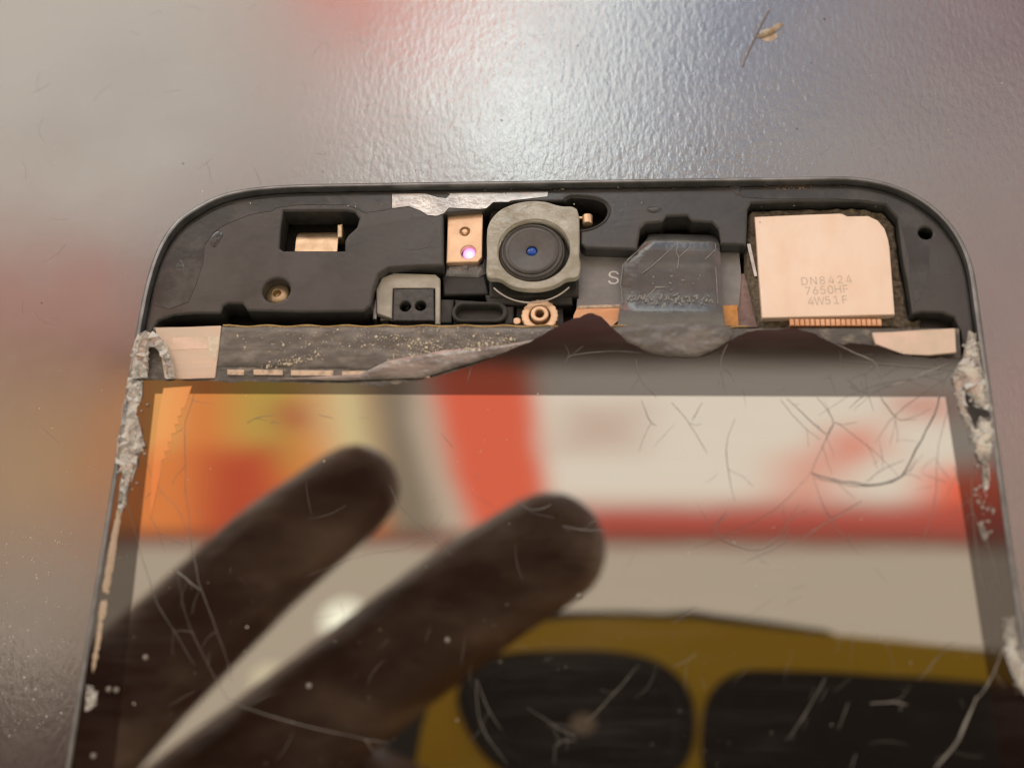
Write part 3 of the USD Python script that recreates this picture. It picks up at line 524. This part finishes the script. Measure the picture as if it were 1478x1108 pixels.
# crushed glass along the edges
def shatter(pts, seed, z=ZT, step=.8, rise=.28):         # a run of broken glass: thin tilted slivers with sharp edges, each its own piece
    g = pts if hasattr(pts, 'exterior') else poly(pts, z)
    q = np.random.default_rng(seed); x0, y0, x1, y1 = g.bounds; P = []
    for _ in range(4000):
        p = (q.uniform(x0, x1), q.uniform(y0, y1))
        if len(P) > g.area / step ** 2 * 1.7: break
        if g.contains(Point(p)) and all((p[0] - a_) ** 2 + (p[1] - b_) ** 2 > (step * .42) ** 2 for a_, b_ in P): P.append(p)
    B = [g.exterior.interpolate(t).coords[0] for t in np.arange(0, g.exterior.length, step * .8)]
    V = np.array(P + B); V += q.normal(0, step * .08, V.shape); T = Delaunay(V).simplices; white, clear = [], []
    for t in T:
        tri = V[t]; c = tri.mean(0)
        if not g.buffer(step * .1).contains(Point(c)) or q.random() < .05: continue
        tri = c + (tri - c) * q.uniform(.9, 1.25); h = q.uniform(-.12, rise); tilt = q.normal(0, .22, 2); th = q.uniform(.05, .2)
        up = np.c_[tri, z + h + (tri - c) @ tilt]; m = trimesh.convex.convex_hull(np.vstack([up, up - [0, 0, th]]))
        (white if q.random() < .35 else clear).append(m)
    base = lumpy(g.buffer(-.05) if g.buffer(-.05).geom_type == 'Polygon' else g, z - .08, .24, .14, seed, .3, 2.2)
    p_ = obj('broken_glass', base, MAT['crushed'], PH, smooth=20)
    if white: obj('white_slivers', cat(white), MAT['white_glass'], p_, smooth=False, kind='stuff')
    if clear: obj('clear_slivers', cat(clear), MAT['shard'], p_, smooth=False, kind='stuff')
shatter([(186, 545), (190, 515), (197, 488), (210, 478), (226, 480), (238, 492), (246, 512), (254, 546), (240, 547), (238, 522), (230, 506), (222, 499), (215, 502), (213, 546)], 1)
shatter([(185, 548), (206, 548), (203, 575), (199, 595), (203, 618), (206, 640), (212, 655), (199, 653), (195, 675), (187, 700), (179, 695), (169, 668), (171, 640), (178, 610), (182, 580)], 2)
shatter([(176, 690), (187, 698), (184, 720), (178, 740), (170, 745)], 3, step=.6)
obj('adhesive_bead', lumpy(poly([(176, 725), (181, 728), (173, 775), (163, 840), (152, 910), (140, 970), (131, 985), (127, 978), (134, 920), (144, 850), (155, 785), (166, 735)], ZT), ZT - .12, .2, .12, 4, .3, .8), MAT['adhesive'], PH, smooth=40)
shatter([(128, 985), (141, 1000), (138, 1020), (124, 1028)], 5, step=.6)
rr_ = poly([(1374, 545), (1382, 527), (1392, 520), (1405, 517), (1413, 528), (1421, 545), (1430, 590), (1435, 635), (1432, 655), (1424, 660), (1417, 672), (1408, 655), (1405, 630), (1393, 612), (1382, 585)], ZT).difference(poly([(1390, 560), (1402, 575), (1412, 588), (1428, 594), (1433, 608), (1414, 600), (1408, 618), (1396, 596)], ZT))
gap = poly([(1391, 563), (1402, 576), (1412, 589), (1428, 595), (1432, 608), (1414, 600), (1408, 616), (1396, 594)], ZT)
obj('chipped_gap', prism(gap, ZT + .004, ZT + .03), MAT['cavity'], PH, smooth=False)
for g_ in getattr(rr_, 'geoms', [rr_]):
    if g_.area > .05: shatter(g_, 7)
shatter([(1416, 668), (1424, 665), (1427, 700), (1421, 720), (1418, 695)], 8, step=.5)
shatter([(1411, 756), (1418, 753), (1426, 778), (1420, 783)], 9, step=.5)
shatter([(1452, 892), (1461, 889), (1466, 915), (1470, 935), (1482, 960), (1484, 1010), (1468, 990), (1456, 960), (1450, 940)], 10)
shatter([(1398, 478), (1408, 482), (1416, 512), (1413, 530), (1396, 524), (1390, 508)], 12, z=ZT - .2)
q = np.random.default_rng(15); ms = []
for (x0, y0, x1, y1, n) in ((205, 490, 180, 700, 60), (1395, 520, 1425, 680, 60), (1412, 480, 1405, 520, 20), (1455, 890, 1475, 1000, 25), (1415, 700, 1425, 780, 25)):
    for k in range(n):
        t = q.random(); c = at(x0 + (x1 - x0) * t + q.normal(0, 9), y0 + (y1 - y0) * t + q.normal(0, 7), ZT)
        if glass_in.contains(Point(c[:2])): ms.append(crumb([c[0], c[1], ZT + .12], q.uniform(.05, .22), q))
obj('glass_crumbs', cat(ms), MAT['shard'], PH, smooth=False, kind='stuff')
specks(150, lambda r: (r.uniform(170, 1440), r.uniform(560, 1108)), ZT + .02, .022, .055, MAT['dust'], 'screen_dust', PH, kind='stuff')
specks(70, lambda r: (r.uniform(290, 1300), r.uniform(268, 300)), ZP + .06, .02, .045, MAT['dust'], 'plate_dust', PH, kind='stuff')
beads = [lathe([(.2, ZT), (.18, ZT + .08), (.1, ZT + .13), (0, ZT + .14)], at(x, y, ZT)[:2], 14) for x, y in ((446, 989), (646, 923), (210, 948), (168, 995), (157, 994), (135, 1090), (836, 860))]
obj('dried_droplets', cat(beads), MAT['silky'], PH, kind='stuff')

# ------------------------------------------------------------------ bits lying on the table
def free(px, py): return not Polygon(outline(-.4)).contains(Point(at(px, py, 0)[:2])) and not Polygon(outline(-.4)).contains(Point(at(px, py, 7)[:2]))
ms = []; q = np.random.default_rng(21)
while len(ms) < 230:
    px, py = (q.uniform(0, 1478), q.uniform(0, 1108)) if q.random() < .6 else (q.uniform(0, 110), q.uniform(760, 1050))
    if free(px, py): c = at(px, py, 0); ms.append(crumb([c[0], c[1], .02], q.uniform(.025, .08) * (1 + (q.random() < .15)), q))
obj('dust_specks', cat(ms), MAT['dust'], smooth=False, kind='stuff', label='pale dust specks scattered over the grey table top', category='dust')
ms = []
for (px, py) in ((601, 246), (466, 248), (835, 66), (1190, 28), (1171, 91), (1150, 186), (1018, 216), (60, 437), (724, 174), (265, 236), (1005, 220)): c = at(px, py, 0); ms.append(crumb([c[0], c[1], .04], q.uniform(.08, .16), q))
obj('dark_crumbs', cat(ms), MAT['crumbs'], smooth=False, kind='stuff', label='tiny dark crumbs scattered over the grey table top', category='dirt')
ms = []; q = np.random.default_rng(33)
for k in range(60):
    px, py = (q.uniform(0, 1478), q.uniform(0, 300)) if q.random() < .7 else (q.uniform(0, 120), q.uniform(300, 1100))
    if not free(px, py): continue
    c = at(px, py, 0); a_ = q.uniform(0, 6.3); L_ = q.uniform(.4, 2.6); b_ = q.normal(0, .4)
    ms.append(tube([[c[0] + L_ * t * math.cos(a_ + b_ * t), c[1] + L_ * t * math.sin(a_ + b_ * t), 0] for t in np.linspace(0, 1, 5)], .013, 4))
obj('table_scratches', cat(ms), MAT['silky'], smooth=False, kind='stuff', label='fine pale scratches in the grey table top', category='scratches')
hp = chaikin(np.array([at(x, y, .1) for x, y in ((1072, 95), (1082, 70), (1092, 50), (1100, 32), (1111, 13))]), 2, closed=False); hp[:, 2] += .15 * np.sin(np.linspace(0, 3.1, len(hp)))
t = obj('hair', tube(hp, .05, 6), MAT['hair'], smooth=True, label='short brown hair lying on the table beyond the phone, crossing the tan flake', category='hair')
fl = obj('flake', cat([lumpy(poly([(1092, 55), (1100, 46), (1112, 42), (1124, 34), (1131, 36), (1120, 46), (1104, 54)], 0), .05, .5, .1, 2, .2), lumpy(poly([(1098, 56), (1110, 52), (1121, 47), (1122, 54), (1114, 60), (1104, 60)], 0), .01, .08, .12, 4, .3)]), MAT['flake'], smooth=30, label='torn tan flake of film lying under the hair on the table', category='debris')

# ------------------------------------------------------------------ what the glass mirrors: the yellow phone taking the picture
RIGHT, UP, BACK = ROT[:, 0], ROT[:, 1], ROT[:, 2]
P0 = CAM + BACK * 1.6
YP = thing('yellow_phone', P0, 'yellow phone in a black case held over the table, mirrored in the cracked screen', 'phone')
def plane_pts(pts):
    o = []
    for x, y in pts: d = on_plane(x, y, P0, BACK) - P0; o.append((d @ RIGHT, d @ UP))
    return np.array(o)
def on_phone(g, h0, h1, soft=0):                       # a slab on the phone's back, h towards the table
    m = soft_prism(g, h0, h1, soft) if soft else prism(g, h0, h1)
    v = m.vertices; m.vertices = P0 + v[:, :1] * RIGHT + v[:, 1:2] * UP - v[:, 2:3] * BACK; m.invert(); return m
top_case = plane_pts([(540, 1108), (552, 1050), (572, 1000), (606, 950), (655, 912), (720, 890), (800, 880), (870, 878), (960, 880), (1000, 877), (1090, 890), (1195, 905), (1210, 915), (1478, 940)])
top_yel = plane_pts([(600, 1108), (610, 1050), (625, 1000), (652, 958), (692, 928), (740, 908), (800, 897), (870, 892), (1000, 894), (1100, 906), (1300, 927), (1478, 951)])
def complete(p, d):
    r = p[-1] + (p[-1] - p[-2]) / np.linalg.norm(p[-1] - p[-2]) * 75
    return Polygon(np.vstack([p, [r, (r[0] - 3, -14 + d), (p[0][0] + 6, -14 + d), (p[0][0] + 1, p[0][1] - 25)]])).buffer(0)
case_g, yel_g = complete(top_case, 0), complete(top_yel, 2.5)
obj('case', on_phone(case_g, -9, 0, 1.0), MAT['case'], YP)
obj('back_panel', on_phone(yel_g, -1, .35), MAT['yellow'], YP)
isl = Polygon(chaikin(plane_pts([(658, 1020), (664, 985), (690, 958), (740, 944), (830, 941), (905, 944), (955, 958), (992, 988), (1005, 1030), (1003, 1075), (985, 1115), (930, 1135), (830, 1140), (745, 1130), (690, 1085)]), 2))
obj('camera_island', on_phone(isl, .2, .9, .3), MAT['black_glass'], YP)
ie = isl.buffer(-2.2); obj('lens_ring', on_phone(ie.difference(ie.buffer(-.7)), .85, 1.05), MAT['case'], YP)
fl_c = plane_pts([(842, 1050)])[0]; obj('flash', on_phone(Point(fl_c).buffer(2.0), .85, 1.0), MAT['flake'], YP)
isl2 = Polygon(chaikin(plane_pts([(1012, 1060), (1020, 1005), (1050, 977), (1100, 968), (1250, 975), (1478, 992), (1700, 1010), (1800, 1200), (1500, 1300), (1060, 1250), (1012, 1120)]), 2)).intersection(yel_g.buffer(-1))
obj('black_panel', on_phone(isl2, .2, .8, .2), MAT['black_glass'], YP)

# ------------------------------------------------------------------ the hand that holds it
def chain(joints):                                     # joints: (point, radius)
    parts = []
    for (p, r), (s, t) in zip(joints[:-1], joints[1:]):
        a = manifold3d.Manifold.sphere(r, 20).translate(list(map(float, p))); b = manifold3d.Manifold.sphere(t, 20).translate(list(map(float, s)))
        parts.append(manifold3d.Manifold.batch_hull([a, b]))
    return parts
R_ = reflected
fa = [(R_(100, 1330, 222), 11.5), (R_(395, 1082, 210), 9.2), (R_(565, 950, 202), 8.7), (R_(690, 856, 196), 8.5), (R_(792, 792, 192), 8.0)]
fb_ = [(R_(-20, 1180, 215), 11.5), (R_(215, 965, 206), 8.4), (R_(390, 800, 200), 7.6), (R_(512, 705, 196), 6.4)]
wrist = R_(-230, 1080, 250); palm1, palm2 = R_(-40, 1480, 235), R_(-150, 1230, 228)
fc = [(R_(120, 1480, 230), 11.0), (R_(380, 1260, 219), 9.8), (R_(520, 1165, 214), 9.2), (R_(590, 1190, 221), 8.6)]
fd = [(R_(100, 1680, 240), 9.5), (R_(260, 1720, 238), 8.5), (R_(380, 1790, 236), 8.0), (R_(420, 1850, 236), 7.0)]
th = [(palm1 + UP * -10, 13), (palm1 + BACK * 14 + RIGHT * 2, 11.5), (palm1 + BACK * 24 + RIGHT * 16, 10.5), (palm1 + BACK * 26 + RIGHT * 34 + UP * 6, 8.5)]
parts = []
for ch_ in (fa, fb_, fc, fd, th): parts += chain(ch_)
for a_, b_ in ((fa[0], (palm1, 15)), (fb_[0], (palm2, 14)), ((palm1, 15), (palm2, 14)), (fc[0], (palm1, 15)), (fd[0], (palm1, 14)), ((palm1, 16), (wrist, 22)), ((palm2, 14), (wrist, 22)), (fd[0], (wrist, 20))): parts += chain([a_, b_])
parts += chain([(wrist, 24), (R_(-1100, 1380, 430), 38)])
hm = manifold3d.Manifold.batch_boolean(parts, manifold3d.OpType.Add).refine_to_length(3.0).to_mesh()
hm = trimesh.Trimesh(hm.vert_properties[:, :3], hm.tri_verts, process=True); trimesh.smoothing.filter_taubin(hm, iterations=12)
HD = thing('person', wrist, 'bare brown hand with two fingers spread, holding the yellow phone above the screen', 'person')
obj('hand', hm, MAT['skin'], HD, smooth=True)

# ------------------------------------------------------------------ the lit shop sign, its dark board and the lamps, mirrored in screen and table
SY = 520.0; SN = np.array([0, 1.0, 0]); SP = np.array([0, SY, 0])
def sign_pt(px, py, z=GZ): p = on_plane(px, py, SP, SN, z); return p[0], p[2]
u0, v_lo = sign_pt(739, 528); v_hi = sign_pt(739, 768)[1]
xl, xr = sign_pt(-260, 660)[0], sign_pt(1760, 660)[0]
import shapely
class Print:                                           # colours laid out on the face of a backlit panel
    def __init__(self, x0, x1, z0, z1, y, nx, nz, base, zm):
        self.x0, self.x1, self.z0, self.z1, self.y, self.nx, self.nz, self.zm = x0, x1, z0, z1, y, nx, nz, zm
        self.X, self.Z = np.meshgrid(np.linspace(x0, x1, nx), np.linspace(z0, z1, nz)); self.col = np.zeros(self.X.shape + (3,)) + np.array(base)
    def region(self, px_pts, c, soft=12.):              # soft: width of the blurred edge in mm
        pg = Polygon([sign_pt(x, y, self.zm) for x, y in px_pts]).buffer(0); pts = shapely.points(self.X.ravel(), self.Z.ravel())
        d = shapely.distance(pg.boundary, pts) * np.where(shapely.contains(pg, pts), 1, -1)
        w = np.clip(.5 + d / soft * .5, 0, 1).reshape(self.X.shape)[..., None]; w = w * w * (3 - 2 * w)
        self.col = self.col * (1 - w) + np.array(c) * w
    def build(self, parent, name):
        V = np.c_[self.X.ravel(), np.full(self.X.size, self.y), self.Z.ravel()]; f = []
        for i in range(self.nz - 1):
            k = i * self.nx + np.arange(self.nx - 1); f += [np.c_[k, k + 1, k + self.nx + 1], np.c_[k, k + self.nx + 1, k + self.nx]]
        m = usdkit.mesh(stage, parent + '/' + name, ((V - ORG[parent]) * MM, np.vstack(f)))
        UsdGeom.PrimvarsAPI(m).CreatePrimvar('print', Sdf.ValueTypeNames.Color3fArray, 'vertex').Set([Gf.Vec3f(*map(float, c)) for c in self.col.reshape(-1, 3)])
        UsdShade.MaterialBindingAPI.Apply(m.GetPrim()).Bind(lit)
lit = usdkit.material(stage, '/World/Looks/lit_panel', {'a': ('attribute', {'attribute': 'print'}), 'e': ('emission', {'strength': 1.0})}, [('a.color', 'e.color')], surface='e.emission')
SG = Print(xl, xr, v_lo, v_hi, SY, 240, 60, (1.95, 1.76, 1.5), GZ)
def region(p, c, soft=.012): SG.region(p, c, soft * 1400)
region([(-300, 520), (560, 520), (600, 790), (-300, 790)], (1.9, .6, .17), .02)            # orange field
region([(330, 520), (450, 520), (420, 680), (340, 640)], (1.3, .95, .22), .03)               # yellow flashes
region([(-300, 500), (150, 500), (130, 800), (-300, 800)], (1.6, 1.0, .5), .05)
region([(225, 520), (260, 520), (250, 640), (215, 650)], (2.0, 1.2, .4), .02)
region([(290, 655), (400, 640), (420, 790), (280, 790)], (1.3, .22, .1), .03)
region([(395, 585), (450, 580), (450, 620), (400, 615)], (1.15, .33, .16), .02)
region([(455, 520), (530, 520), (560, 660), (480, 660)], (1.75, 1.55, .85), .03)             # pale gap
region([(525, 520), (600, 520), (670, 790), (560, 790)], (.62, .50, .36), .02)               # dark slanting post
region([(592, 600), (612, 520), (690, 790), (640, 790)], (1.35, 1.08, .85), .012)
region([(615, 520), (765, 520), (780, 640), (800, 790), (690, 790), (650, 680)], (1.9, .36, .2), .012)   # red slab
region([(820, 585), (930, 585), (920, 650), (800, 650)], (1.55, 1.2, 1.0), .03)
region([(1205, 625), (1250, 620), (1265, 650), (1215, 665)], (1.9, .45, .28), .035)
region([(1150, 665), (1200, 655), (1180, 730), (1130, 730)], (1.9, .62, .42), .05)
region([(1290, 570), (1380, 570), (1370, 605), (1300, 600)], (1.6, .75, .6), .02)
region([(1340, 680), (1800, 640), (1800, 790), (1320, 790)], (2.1, .38, .2), .03)
region([(790, 728), (1800, 728), (1800, 800), (790, 800)], (1.15, .22, .16), .035)             # dark red lower band
region([(1475, 500), (1900, 500), (1900, 800), (1490, 800)], (1.4, .85, .8), .03)
sign = thing('shop_sign', (0, SY, v_lo), 'long backlit red, white and orange shop sign, mirrored as blurred colours in the screen', 'sign')
SG.build(sign, 'lit_panel')
obj('sign_box', bx(xl - 4, xr + 4, SY + 4, SY + 70, v_lo - 2, v_hi + 2), MAT['trim'], sign)
v_trim = sign_pt(739, 520)[1]; v_top = sign_pt(739, 786)[1]
obj('lower_trim', bx(xl - 8, xr + 8, SY - 2, SY + 60, v_trim, v_lo - 3), MAT['trim'], sign)
obj('upper_trim', bx(xl - 8, xr + 8, SY - 2, SY + 60, v_hi + 3, v_top), MAT['board'], sign)
# the wide backlit poster wall under the sign
w_top = v_trim - 6; w_bot = sign_pt(739, -320, 0)[1]
WL = Print(xl * 1.15, xr * 1.15, w_bot, w_top, SY + 20, 200, 140, (1.25, 1.17, 1.06), 0)
WL.region([(-700, -400), (400, -400), (420, 150), (330, 350), (-700, 350)], (1.95, 1.8, 1.55), 60)
WL.region([(400, -400), (740, -400), (650, 60), (570, 150), (440, 70)], (3.4, 1.05, .8), 40)
WL.region([(870, -400), (1270, -400), (1190, 110), (1000, 290), (880, 270)], (.50, .66, 1.05), 40)
WL.region([(1290, -400), (2200, -400), (2200, 230), (1340, 210)], (.72, .48, .55), 50)
WL.region([(1400, 370), (2200, 350), (2200, 560), (1400, 560)], (1.4, .75, .68), 40)
WL.region([(-700, 365), (150, 375), (215, 430), (215, 560), (-700, 560)], (1.5, .72, .58), 40)
WL.region([(230, 400), (1395, 400), (1395, 490), (230, 490)], (.72, .28, .25), 25)
WL.region([(230, 484), (1395, 484), (1395, 580), (230, 580)], (.42, .2, .18), 25)
WL.region([(880, -400), (1090, -400), (905, -20), (862, 120), (850, 330), (575, 330), (610, 190), (690, 60), (760, -60)], (5.0, 5.4, 5.2), 45)   # bright pale window shape
wall = thing('poster_wall', (0, SY + 20, w_bot), 'wide backlit poster of soft pink, white, blue and maroon fields, mirrored in the table as blurred patches', 'sign')
WL.build(wall, 'lit_face')
obj('poster_box', bx(WL.x0 - 6, WL.x1 + 6, SY + 24, SY + 70, w_bot - 6, w_top + 2), MAT['case'], wall)

def emitter(name, mesh, color, strength, parent=None, **kw):
    em = usdkit.material(stage, '/World/Looks/' + name + f'_{len(used)}', {'e': ('emission', {'color': color, 'strength': strength})}, surface='e.emission'); return obj(name, mesh, em, parent, smooth=False, **kw)
# ceiling spot seen between the fingers
sp = R_(496, 897, 1500)
emitter('ceiling_spot', lathe([(0, sp[2] + 8), (21, sp[2] + 8), (21, sp[2]), (0, sp[2] - 3)], sp, 32), (1, 1, .82), 3.0, label='round lit ceiling lamp, mirrored as the bright spot between two fingers', category='lamp')
sp2 = R_(388, 985, 1500)
emitter('ceiling_spot', lathe([(0, sp2[2] + 8), (17, sp2[2] + 8), (17, sp2[2]), (0, sp2[2] - 3)], sp2, 32), (1, .9, .62), 1.9, label='dimmer lit ceiling lamp, mirrored lower down between the two fingers', category='lamp')
# large cool shop window behind the sign wall to one side: the key light
rect_light('window_light', (-.75, .95, .8), (0, -.03, 0), .6, .6, (.96, 1, .98), 7.5)
